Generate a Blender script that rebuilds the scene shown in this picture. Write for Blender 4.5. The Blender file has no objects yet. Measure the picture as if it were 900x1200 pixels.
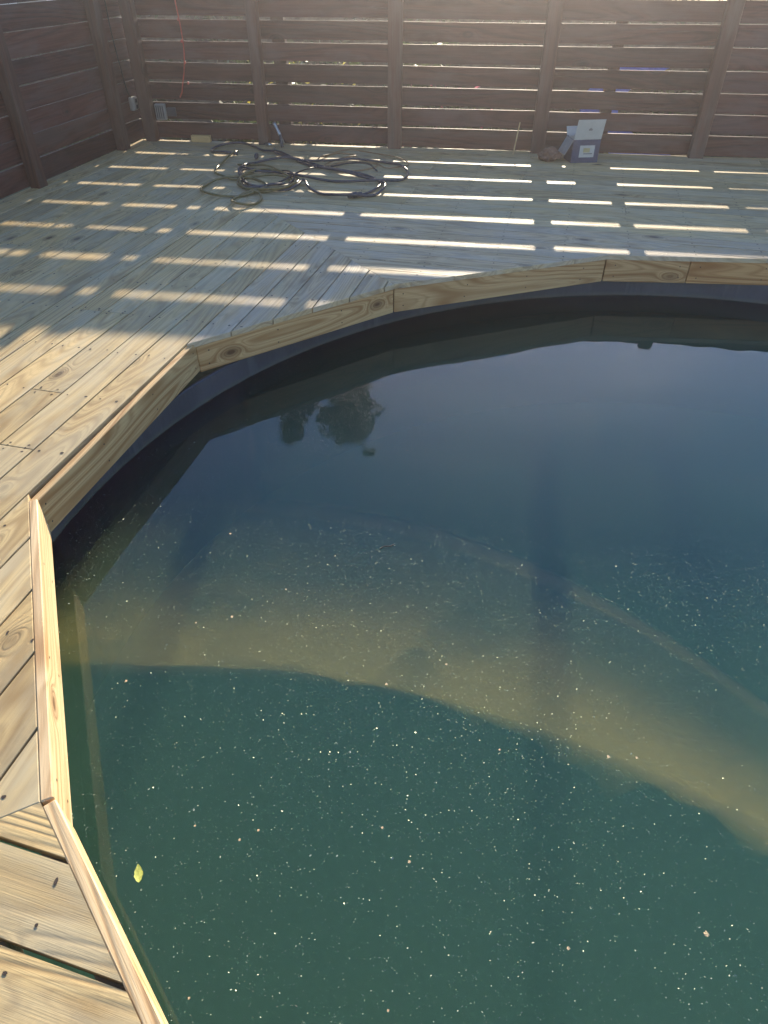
import bpy, bmesh, math, random
from mathutils import Vector, Matrix, noise
random.seed(7)
SC = bpy.context.scene
COL = SC.collection
rad = math.radians

# ------------------------------------------------------------------ camera, light, exposure
SUN_EL, SUN_AZ = 16.8, 8.82
cam = bpy.data.cameras.new('camera')
cam_o = bpy.data.objects.new('camera', cam); COL.objects.link(cam_o)
cam_o.location = (0, 0, 1.47)
cam_o.rotation_euler = (rad(90 - 39.7), 0, 0)
cam.sensor_fit = 'VERTICAL'; cam.sensor_height = 24; cam.sensor_width = 18
cam.lens = 24 / 2 / (600 / 792)
cam.clip_start = .02; cam.clip_end = 2000
SC.camera = cam_o

W = bpy.data.worlds.new('World'); SC.world = W; W.use_nodes = True
wn = W.node_tree.nodes; wl = W.node_tree.links
sky = wn.new('ShaderNodeTexSky'); sky.sky_type = 'NISHITA'; sky.sun_disc = False
sky.sun_elevation = rad(SUN_EL); sky.sun_rotation = rad(SUN_AZ)
sky.air_density = 1.3; sky.dust_density = 0.; sky.ozone_density = 2.2
bg = wn['Background']; bg.inputs['Strength'].default_value = .095
tint = wn.new('ShaderNodeMix'); tint.data_type = 'RGBA'; tint.blend_type = 'MULTIPLY'; tint.inputs[0].default_value = 1
tint.inputs[7].default_value = (.85, .93, 1.16, 1)
wl.new(sky.outputs['Color'], tint.inputs[6]); wl.new(tint.outputs[2], bg.inputs['Color'])

sd = Vector((math.sin(rad(SUN_AZ)) * math.cos(rad(SUN_EL)), math.cos(rad(SUN_AZ)) * math.cos(rad(SUN_EL)), math.sin(rad(SUN_EL))))
sl = bpy.data.lights.new('sun', 'SUN'); sl.energy = 5.0; sl.angle = rad(.5); sl.color = (1, .87, .66)
so = bpy.data.objects.new('sun', sl); COL.objects.link(so); so.rotation_euler = sd.to_track_quat('Z', 'Y').to_euler()
so.location = (3, 20, 8)

SC.view_settings.view_transform = 'Standard'; SC.view_settings.look = 'None'
SC.view_settings.gamma = 1; SC.view_settings.exposure = 1.5
SC.render.engine = 'CYCLES'
SC.cycles.use_denoising = True
SC.cycles.max_bounces = 8; SC.cycles.transparent_max_bounces = 16
SC.cycles.sample_clamp_indirect = 4
SC.cycles.volume_bounces = 1

# ------------------------------------------------------------------ node helpers
class N:
    def __init__(s, name):
        s.m = bpy.data.materials.new(name); s.m.use_nodes = True
        s.t = s.m.node_tree; s.t.nodes.clear()
        s.out = s.t.nodes.new('ShaderNodeOutputMaterial')
    def n(s, typ, **kw):
        nd = s.t.nodes.new('ShaderNode' + typ)
        for k, v in kw.items():
            if k in nd.inputs and not hasattr(type(nd), k): s.i(nd, k, v)
            else: setattr(nd, k, v)
        return nd
    def i(s, nd, k, v):
        sk = nd.inputs[k]
        if isinstance(v, bpy.types.NodeSocket): s.t.links.new(v, sk)
        else: sk.default_value = v
    def math(s, op, a, b=0., c=None, clamp=False):
        nd = s.t.nodes.new('ShaderNodeMath'); nd.operation = op; nd.use_clamp = clamp
        s.i(nd, 0, a); s.i(nd, 1, b)
        if c is not None: s.i(nd, 2, c)
        return nd.outputs[0]
    def rng(s, v, a, b, c=0., d=1., smooth=True):
        nd = s.t.nodes.new('ShaderNodeMapRange'); nd.clamp = True
        if smooth: nd.interpolation_type = 'SMOOTHSTEP'
        for k, x in zip(range(5), (v, a, b, c, d)): s.i(nd, k, x)
        return nd.outputs[0]
    def mix(s, f, a, b, mode='MIX'):
        nd = s.t.nodes.new('ShaderNodeMix'); nd.data_type = 'RGBA'; nd.blend_type = mode
        s.i(nd, 0, f); s.i(nd, 6, c4(a)); s.i(nd, 7, c4(b)); return nd.outputs[2]
    def noise(s, vec, scale, detail=3, rough=.5, dist=0, off=None):
        nd = s.t.nodes.new('ShaderNodeTexNoise')
        s.i(nd, 'Vector', vec); s.i(nd, 'Scale', scale); s.i(nd, 'Detail', detail); s.i(nd, 'Roughness', rough); s.i(nd, 'Distortion', dist)
        return nd.outputs['Fac']
    def scale(s, vec, sc):
        nd = s.t.nodes.new('ShaderNodeVectorMath'); nd.operation = 'MULTIPLY'
        s.i(nd, 0, vec); s.i(nd, 1, sc); return nd.outputs[0]
    def add(s, a, b):
        nd = s.t.nodes.new('ShaderNodeVectorMath'); nd.operation = 'ADD'
        s.i(nd, 0, a); s.i(nd, 1, b); return nd.outputs[0]
    def coord(s, kind='Object'):
        return s.t.nodes.new('ShaderNodeTexCoord').outputs[kind]
    def bump(s, h, strength=.3, dist=.002):
        nd = s.t.nodes.new('ShaderNodeBump'); s.i(nd, 'Height', h); s.i(nd, 'Strength', strength); s.i(nd, 'Distance', dist)
        return nd.outputs[0]
    def bsdf(s, color, rough=.6, normal=None, **kw):
        p = s.t.nodes.new('ShaderNodeBsdfPrincipled'); s.i(p, 'Base Color', c4(color)); s.i(p, 'Roughness', rough)
        if normal is not None: s.i(p, 'Normal', normal)
        for k, v in kw.items(): s.i(p, k.replace('_', ' '), v)
        return p.outputs[0]
    def done(s, sh):
        s.t.links.new(sh, s.out.inputs['Surface']); return s.m
def c4(c):
    if isinstance(c, (tuple, list)) and len(c) == 3: return (*c, 1)
    return c

def wood(name, light, dark, knotc, grey=None, greyamt=.5, ring=15, bumpd=.0025, rough=.62, knots=.78, fibre=.5, patch=0.):
    m = N(name)
    oi = m.n('ObjectInfo')
    rv = m.n('CombineXYZ'); m.i(rv, 0, m.math('MULTIPLY', oi.outputs['Random'], 61.)); m.i(rv, 1, m.math('MULTIPLY', oi.outputs['Random'], 23.)); m.i(rv, 2, m.math('MULTIPLY', oi.outputs['Random'], 11.))
    p = m.add(m.coord(), rv.outputs[0])
    # knots: sparse cells
    vo = m.n('TexVoronoi', feature='F1'); m.i(vo, 'Vector', m.scale(p, (3.2, 6.5, 6.5))); m.i(vo, 'Scale', 1.)
    sepc = m.n('SeparateColor'); m.i(sepc, 0, vo.outputs['Color'])
    gate = m.rng(sepc.outputs[0], knots, knots + .01)
    kd = vo.outputs['Distance']
    push = m.math('MULTIPLY', gate, m.math('POWER', 2.718, m.math('MULTIPLY', m.math('MULTIPLY', kd, kd), -28.)))
    core = m.math('MULTIPLY', gate, m.rng(kd, .13, .075))
    # flat-sawn figure: contour lines of a long low-frequency field
    f = m.noise(m.scale(p, (.42, 4.2, 4.2)), 1., 1.2, .4, .15)
    f = m.math('ADD', f, m.math('MULTIPLY', push, .22))
    ph = m.math('MULTIPLY', f, ring * 6.28)
    w = m.math('MULTIPLY_ADD', m.math('SINE', ph), .5, .5)
    w = m.math('POWER', w, 2.4)
    fib = m.noise(m.scale(p, (2.0, 95, 95)), 1., 4, .65)
    fib2 = m.noise(m.scale(p, (9, 420, 420)), 1., 2, .6)
    big = m.noise(m.scale(p, (.9, 3.5, 3.5)), 1., 4, .6)
    wf = m.math('MULTIPLY', w, m.rng(big, .25, .65, .35, 1.))
    w3 = m.math('POWER', m.math('MULTIPLY_ADD', m.math('SINE', m.math('MULTIPLY_ADD', ph, 3., m.math('MULTIPLY', fib, 3.))), .5, .5), 3.)
    c = m.mix(m.math('MAXIMUM', wf, m.math('MULTIPLY', w3, m.rng(big, .35, .6, .1, .6))), light, dark)
    c = m.mix(m.rng(fib, .38, .62, 0, fibre * .55), c, dark)
    c = m.mix(core, c, knotc)
    ringk = m.math('MULTIPLY', m.rng(kd, .26, .15), gate)
    c = m.mix(m.math('MULTIPLY', ringk, .45), c, knotc)
    if grey is not None:
        g = m.noise(m.scale(p, (1.3, 5, 5)), 1.3, 5, .65)
        c = m.mix(m.math('MULTIPLY', m.rng(g, .4, .62), greyamt), c, grey)
    if patch:
        q = m.noise(m.coord(), 2.2, 6, .7)
        c = m.mix(m.math('MULTIPLY', m.rng(q, .5, .66), patch), c, m.mix(.5, c, (.06, .055, .05)))
    c = m.mix(1., c, oi.outputs['Color'], 'MULTIPLY')
    hgt = m.math('ADD', m.math('MULTIPLY', w, -.55), m.math('ADD', m.math('MULTIPLY', fib, .5), m.math('MULTIPLY', fib2, .35)))
    hgt = m.math('ADD', hgt, m.math('MULTIPLY', core, .4))
    return m.done(m.bsdf(c, m.rng(fib, .3, .7, rough - .08, rough + .12), m.bump(hgt, .55, bumpd), Specular_IOR_Level=.35))

def plain(name, col, rough=.6, var=.15, sc=20., bumpd=.001, **kw):
    m = N(name); p = m.coord()
    n1 = m.noise(p, sc, 4, .6)
    c = m.mix(m.rng(n1, .3, .7, 0, 1), tuple(x * (1 - var) for x in col), tuple(min(1, x * (1 + var)) for x in col))
    return m.done(m.bsdf(c, rough, m.bump(m.noise(p, sc * 4, 3, .6), .3, bumpd), **kw))

M = {}
M['deck'] = wood('deck_wood', (.56, .425, .225), (.33, .23, .115), (.10, .06, .03), (.42, .38, .29), .5, ring=24, patch=.35)
M['fascia'] = wood('fascia_wood', (.58, .41, .21), (.33, .18, .07), (.12, .06, .025), ring=18, knots=.80)
M['joist'] = wood('joist_wood', (.36, .29, .18), (.2, .15, .08), (.08, .05, .03))
M['fence'] = wood('fence_wood', (.098, .038, .025), (.045, .019, .013), (.03, .018, .014), (.10, .07, .06), .5, ring=12, bumpd=.003, rough=.7)
M['post'] = wood('post_wood', (.115, .052, .034), (.058, .028, .019), (.03, .02, .015), (.12, .09, .07), .5, ring=9, rough=.7)
M['block'] = wood('offcut_wood', (.55, .40, .20), (.36, .22, .10), (.15, .08, .04))
M['screw'] = plain('screw_hole', (.035, .022, .015), .7)
m = N('liner_vinyl'); pw = m.n('NewGeometry').outputs['Position']; sp = m.n('SeparateXYZ'); m.i(sp, 0, pw)
n1 = m.noise(pw, 2.2, 5, .65); n2 = m.noise(m.scale(pw, (9, 9, 1.2)), 1., 4, .6)
c = m.mix(m.rng(n1, .35, .65), (.05, .048, .058), (.08, .077, .088))
zl = m.math('ADD', sp.outputs[2], m.math('MULTIPLY', n2, .02))
c = m.mix(m.math('MULTIPLY', m.rng(zl, -.245, -.272), .55), c, (.10, .11, .075))
c = m.mix(m.math('MULTIPLY', m.rng(n2, .58, .7), .35), c, (.13, .13, .13))
M['liner'] = m.done(m.bsdf(c, .45, m.bump(n2, .6, .012)))
M['hose_dark'] = plain('dark_rubber', (.035, .038, .05), .32, .2, 30.)
M['hose_olive'] = plain('olive_rubber', (.17, .13, .045), .35, .2, 30.)
M['cord_tan'] = plain('tan_rubber', (.30, .17, .07), .5, .2, 30.)
M['red'] = plain('red_rubber', (.42, .06, .035), .5, .2, 30.)
M['black'] = plain('black_rubber', (.012, .012, .014), .4)
M['metal'] = plain('dull_metal', (.55, .53, .48), .28, .1, Metallic=1.)
M['greyplastic'] = plain('grey_plastic', (.24, .235, .21), .45, .1)
M['darkplastic'] = plain('dark_plastic', (.05, .05, .055), .45, .1)
M['navycard'] = plain('navy_card', (.035, .045, .09), .6, .2)
M['greycard'] = plain('grey_card', (.27, .27, .25), .8, .12)
M['whitecard'] = plain('white_card', (.40, .40, .37), .7, .06)
M['ink'] = plain('dark_ink', (.13, .12, .12), .7)
M['yellowink'] = plain('ochre_ink', (.36, .30, .14), .7)
M['brown'] = plain('brown_bag', (.17, .09, .055), .8, .3, 14., .004)
M['leafy'] = plain('leaf_yellow', (.46, .50, .11), .45, .25, 60.)
M['petal'] = plain('blossom_tan', (.55, .42, .24), .7, .35, 90.)
M['bark'] = plain('bark', (.09, .07, .05), .85, .4, 12., .01)

M['paint'] = plain('pale_paint', (.72, .72, .74), .6, .06)
M['roof'] = plain('grey_roof', (.1, .1, .11), .8, .2)

def leafmat(name, a, b, tr=.35):
    m = N(name); oi = m.n('ObjectInfo'); g = m.n('NewGeometry')
    n1 = m.noise(g.outputs['Position'], 7., 3, .6)
    c = m.mix(m.rng(n1, .35, .65), a, b)
    d = m.bsdf(c, .5); t = m.n('BsdfTranslucent'); m.i(t, 'Color', c)
    mx = m.n('MixShader'); m.i(mx, 0, tr); m.t.links.new(d, mx.inputs[1]); m.t.links.new(t.outputs[0], mx.inputs[2])
    return m.done(mx.outputs[0])
M['leaf'] = leafmat('foliage', (.045, .075, .02), (.10, .13, .035))
M['hedge'] = leafmat('hedge_foliage', (.025, .04, .012), (.05, .07, .02), .08)
M['leaf2'] = leafmat('foliage_olive', (.03, .038, .014), (.08, .085, .03), .15)
M['yellowflower'] = leafmat('yellow_flowers', (.7, .55, .05), (.8, .7, .2))
M['pinkflower'] = leafmat('pink_flowers', (.7, .10, .16), (.75, .3, .35))

M['tarp'] = leafmat('blue_tarp', (.08, .16, .62), (.14, .26, .75), .6)
# pollen specks: dull flakes with a satin face that glints where the sun gets to them
m = N('pollen')
gl = m.n('BsdfGlossy'); m.i(gl, 'Color', (.46, .50, .40, 1)); m.i(gl, 'Roughness', .42)
df = m.n('BsdfDiffuse'); m.i(df, 'Color', (.34, .42, .32, 1))
mx = m.n('MixShader'); m.i(mx, 0, .3); m.t.links.new(df.outputs[0], mx.inputs[1]); m.t.links.new(gl.outputs[0], mx.inputs[2])
M['pollen'] = m.done(mx.outputs[0])

# pool floor and underwater liner: green vinyl with the yellow lens flare band painted on
m = N('liner_underwater')
pos = m.n('NewGeometry').outputs['Position']
sp = m.n('SeparateXYZ'); m.i(sp, 0, pos); X, Y, Z = sp.outputs
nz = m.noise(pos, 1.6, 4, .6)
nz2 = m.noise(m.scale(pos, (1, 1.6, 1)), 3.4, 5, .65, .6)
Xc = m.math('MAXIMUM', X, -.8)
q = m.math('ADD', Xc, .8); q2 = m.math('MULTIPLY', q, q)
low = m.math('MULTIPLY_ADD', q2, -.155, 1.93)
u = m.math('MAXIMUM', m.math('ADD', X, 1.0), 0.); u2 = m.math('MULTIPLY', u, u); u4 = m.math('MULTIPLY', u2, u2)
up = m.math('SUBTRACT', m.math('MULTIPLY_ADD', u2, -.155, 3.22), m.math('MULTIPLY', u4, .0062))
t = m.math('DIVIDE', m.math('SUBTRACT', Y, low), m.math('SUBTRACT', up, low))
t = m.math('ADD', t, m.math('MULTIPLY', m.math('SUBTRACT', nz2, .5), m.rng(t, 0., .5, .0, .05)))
base = m.mix(m.rng(Y, -.2, 3.6), (.12, .24, .13), (.02, .10, .10))  # far floor coloured darker for the light lost in the water
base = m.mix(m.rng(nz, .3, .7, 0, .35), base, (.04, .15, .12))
flare = m.mix(m.rng(nz2, .35, .68), (.80, .60, .27), (.92, .66, .20))  # yellow of the lens flare, put into the floor colour
flare = m.mix(m.rng(X, -1., 1.2, .0, .55), (.55, .45, .28), flare)
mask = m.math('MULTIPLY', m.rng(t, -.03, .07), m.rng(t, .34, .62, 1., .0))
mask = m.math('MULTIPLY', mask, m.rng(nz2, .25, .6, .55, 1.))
flare_veil = m.math('MULTIPLY', m.rng(t, .0, .06), m.rng(t, .93, 1.03, 1., .0))  # pale veil of the flare, painted between its two arcs
edge = m.math('MULTIPLY', m.rng(t, .84, .975), m.rng(t, .975, 1.04, 1., .0))  # bright fringe of the flare arc, painted on
c = m.mix(m.math('MULTIPLY', flare_veil, .6), base, (.30, .29, .23))
c = m.mix(m.math('MULTIPLY', mask, .9), c, flare)
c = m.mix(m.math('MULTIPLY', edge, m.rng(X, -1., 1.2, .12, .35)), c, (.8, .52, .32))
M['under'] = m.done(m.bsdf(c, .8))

# water: smooth sheet, clear below, Fresnel mirror above
m = N('water')
bp = m.bump(m.noise(m.scale(m.coord(), (1, 1, 1)), 2.2, 2, .5), .14, .02)
# the sheet does not bend light, so seen from below it must not turn into a total mirror
fr = m.n('Fresnel'); m.i(fr, 'IOR', m.math('MULTIPLY_ADD', m.n('NewGeometry').outputs['Backfacing'], 1 / 1.36 - 1.36, 1.36)); m.i(fr, 'Normal', bp)
tr = m.n('BsdfTransparent'); m.i(tr, 'Color', (.93, .97, .95, 1))
gs = m.n('BsdfGlossy'); m.i(gs, 'Roughness', .003); m.i(gs, 'Color', (1, 1, 1, 1)); m.i(gs, 'Normal', bp)
mx = m.n('MixShader'); m.i(mx, 0, fr.outputs[0]); m.t.links.new(tr.outputs[0], mx.inputs[1]); m.t.links.new(gs.outputs[0], mx.inputs[2])
def water_volume(m):
    sc_ = m.n('VolumeScatter'); m.i(sc_, 'Color', (.38, .90, .58, 1)); m.i(sc_, 'Density', .34); m.i(sc_, 'Anisotropy', .2)
    ab = m.n('VolumeAbsorption'); m.i(ab, 'Color', (.25, .75, .70, 1)); m.i(ab, 'Density', .10)
    ad = m.n('AddShader'); m.t.links.new(sc_.outputs[0], ad.inputs[0]); m.t.links.new(ab.outputs[0], ad.inputs[1])
    m.t.links.new(ad.outputs[0], m.out.inputs['Volume'])
water_volume(m); M['water'] = m.done(mx.outputs[0])
m = N('water_side'); tr = m.n('BsdfTransparent'); water_volume(m); M['water_side'] = m.done(tr.outputs[0])

m = N('soil_grass')
p = m.coord(); a = m.noise(p, .35, 5, .6); b = m.noise(p, 14., 5, .7)
c = m.mix(m.rng(a, .4, .6), (.10, .12, .04), (.20, .15, .09)); c = m.mix(m.rng(b, .3, .7, 0, .6), c, (.05, .055, .025))
M['ground'] = m.done(m.bsdf(c, .95, m.bump(b, .6, .03)))

# ------------------------------------------------------------------ mesh helpers
def link(name, me, mat=None, parent=None, smooth=False):
    o = bpy.data.objects.new(name, me)
    if mat is not None: me.materials.append(M[mat] if isinstance(mat, str) else mat)
    COL.objects.link(o)
    if parent: o.parent = parent
    if smooth:
        for f in me.polygons: f.use_smooth = True
    return o
def tag(o, label=None, cat=None, group=None, kind=None):
    if label: o['label'] = label
    if cat: o['category'] = cat
    if group: o['group'] = group
    if kind: o['kind'] = kind
    return o
def empty(name, loc=(0, 0, 0), rz=0, **kw):
    o = bpy.data.objects.new(name, None); COL.objects.link(o); o.location = loc; o.rotation_euler = (0, 0, rz)
    o.empty_display_size = .1
    return tag(o, **kw)
def frombm(name, bm, mat, parent=None, smooth=False):
    bmesh.ops.recalc_face_normals(bm, faces=bm.faces)
    me = bpy.data.meshes.new(name); bm.to_mesh(me); bm.free()
    return link(name, me, mat, parent, smooth)
def box_bm(bm, c, s, mtx=None):
    r = bmesh.ops.create_cube(bm, size=1.)
    T = Matrix.Translation(c) @ Matrix.Diagonal((*s, 1))
    if mtx: T = mtx @ T
    bmesh.ops.transform(bm, matrix=T, verts=r['verts']); return r['verts']
def bevel_all(bm, off):
    bmesh.ops.bevel(bm, geom=bm.edges[:], offset=off, segments=1, affect='EDGES', profile=.5)
def beam(name, a, b, w, h, mat, parent=None, up=(0, 0, 1), bev=.002, color=None, seg=1):
    """board from a to b, local x along it; w across (local y), h thick (local z)"""
    a = Vector(a); b = Vector(b); x = (b - a); L = x.length; x.normalize()
    z = Vector(up); y = z.cross(x).normalized(); z = x.cross(y)
    bm = bmesh.new(); box_bm(bm, (L / 2, 0, 0), (L, w, h))
    if bev: bevel_all(bm, bev)
    o = frombm(name, bm, mat, parent)
    R = Matrix((x, y, z)).transposed().to_4x4(); R.translation = a
    o.matrix_local = R if parent is None else parent.matrix_world.inverted() @ R
    if color: o.color = color
    return o
def clip(poly, p, n):
    """keep the side where (q-p).n >= 0"""
    out = []
    for i in range(len(poly)):
        a = poly[i]; b = poly[(i + 1) % len(poly)]
        da = (a - p).dot(n); db = (b - p).dot(n)
        if da >= 0: out.append(a)
        if (da > 0 and db < 0) or (da < 0 and db > 0): out.append(a + (b - a) * (da / (da - db)))
    return out
def area(p):
    return abs(sum(p[i].x * p[(i + 1) % len(p)].y - p[(i + 1) % len(p)].x * p[i].y for i in range(len(p)))) / 2 if len(p) > 2 else 0
V2 = lambda x, y: Vector((x, y))
def tube(bm, pts, r, sides=6, closed=False, caps=True):
    rings = []; n = len(pts); prev = None
    for i, p in enumerate(pts):
        a = pts[max(i - 1, 0)]; b = pts[min(i + 1, n - 1)]
        d = (b - a).normalized() if (b - a).length > 1e-7 else Vector((1, 0, 0))
        if prev is None: prev = Vector((0, 0, 1)) if abs(d.z) < .9 else Vector((1, 0, 0))
        u = (prev - d * prev.dot(d)).normalized(); v = d.cross(u); prev = u
        rr = r[i] if isinstance(r, (list, tuple)) else r
        rings.append([bm.verts.new(p + (u * math.cos(k * math.tau / sides) + v * math.sin(k * math.tau / sides)) * rr) for k in range(sides)])
    for i in range(n - 1):
        for k in range(sides):
            bm.faces.new((rings[i][k], rings[i][(k + 1) % sides], rings[i + 1][(k + 1) % sides], rings[i + 1][k]))
    if caps: bm.faces.new(rings[0][::-1]); bm.faces.new(rings[-1])
def smoothpath(pts, sub=6):
    P = [Vector(p) for p in pts]; out = []
    for i in range(len(P) - 1):
        p0 = P[max(i - 1, 0)]; p1 = P[i]; p2 = P[i + 1]; p3 = P[min(i + 2, len(P) - 1)]
        for k in range(sub):
            t = k / sub
            out.append(.5 * ((2 * p1) + (p2 - p0) * t + (2 * p0 - 5 * p1 + 4 * p2 - p3) * t * t + (3 * p1 - p0 - 3 * p2 + p3) * t ** 3))
    out.append(P[-1]); return out

# ------------------------------------------------------------------ setting
GZ = -1.3; WZ = -.285; BZ = -1.1
PC = V2(1.552, 1.505); PR = 2.863
bm = bmesh.new(); bmesh.ops.create_grid(bm, x_segments=60, y_segments=60, size=60)
for v in bm.verts:
    d = (v.co.xy - V2(1, 3)).length
    v.co.z = GZ + (0 if d < 9 else .12 * noise.noise(v.co * .12) * min(1, (d - 9) / 6))
g_ = frombm('ground', bm, 'ground'); tag(g_, kind='structure')

pool = empty('swimming_pool', (PC.x, PC.y, GZ), label='round above-ground pool sunk in the wooden deck, full of green water', cat='swimming pool')
def ring_wall(name, z0, z1, r, mat, segs=96, t=.0):
    bm = bmesh.new(); a = []; b = []
    for k in range(segs):
        c, s = math.cos(k * math.tau / segs), math.sin(k * math.tau / segs)
        a.append(bm.verts.new((c * r, s * r, z0 - GZ))); b.append(bm.verts.new((c * r, s * r, z1 - GZ)))
    for k in range(segs):
        j = (k + 1) % segs
        bm.faces.new((a[k], a[j], b[j], b[k]))
    if t:
        a2 = [bm.verts.new((v.co.x * (r + t) / r, v.co.y * (r + t) / r, v.co.z)) for v in a]; b2 = [bm.verts.new((v.co.x * (r + t) / r, v.co.y * (r + t) / r, v.co.z)) for v in b]
        for k in range(segs):
            j = (k + 1) % segs
            bm.faces.new((a2[k], a2[j], b2[j], b2[k])); bm.faces.new((b[k], b[j], b2[j], b2[k])); bm.faces.new((a[k], a[j], a2[j], a2[k]))
    return frombm(name, bm, mat, pool, True)
ring_wall('liner', WZ - .003, -.168, PR, 'liner')
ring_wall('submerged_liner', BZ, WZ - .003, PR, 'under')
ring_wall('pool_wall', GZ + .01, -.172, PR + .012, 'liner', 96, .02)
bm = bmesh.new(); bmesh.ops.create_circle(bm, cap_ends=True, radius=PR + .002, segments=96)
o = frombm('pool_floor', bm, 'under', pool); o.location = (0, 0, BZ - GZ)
bm = bmesh.new(); bmesh.ops.create_cone(bm, cap_ends=True, radius1=PR - .004, radius2=PR - .004, depth=WZ - BZ - .004, segments=96)
wat = frombm('pool_water', bm, 'water'); wat.location = (PC.x, PC.y, (WZ + BZ + .004) / 2); tag(wat, kind='structure')
wat.data.materials.append(M['water_side'])
for f in wat.data.polygons:
    if f.normal.z < .9: f.material_index = 1

# pool edge polygon (clockwise seen from above, starting near the camera)
A = V2(-1.224, 1.807); B = V2(-.934, 3.064); C_ = V2(.059, 3.81); D = V2(1.404, 4.296); E_ = V2(2.385, 4.235)
P1 = V2(-.772, .751); P0 = V2(-.06, -.103)
POLY = [P1, A, B, C_, D, V2(2.95, 4.19), V2(3.75, 3.45), V2(4.15, 2.4), V2(4.05, 1.1), V2(3.4, .0), V2(2.4, -.7), V2(1.2, -.86), V2(.4, -.6), P0]
# fences
FY = rad(-7.96); FD = V2(math.cos(FY), math.sin(FY)); FN = V2(-math.sin(FY), math.cos(FY)); FC = 7.29
def back(s, z=0, off=0): q = FD * s + FN * (FC + off); return Vector((q.x, q.y, z))
LW0 = V2(-2.807, 6.076); LD = (V2(-2.422, 7.862) - LW0).normalized(); LN = V2(LD.y, -LD.x)   # LN points into the yard
def left(s, z=0, off=0): q = LW0 + LD * s + LN * off; return Vector((q.x, q.y, z))

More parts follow.
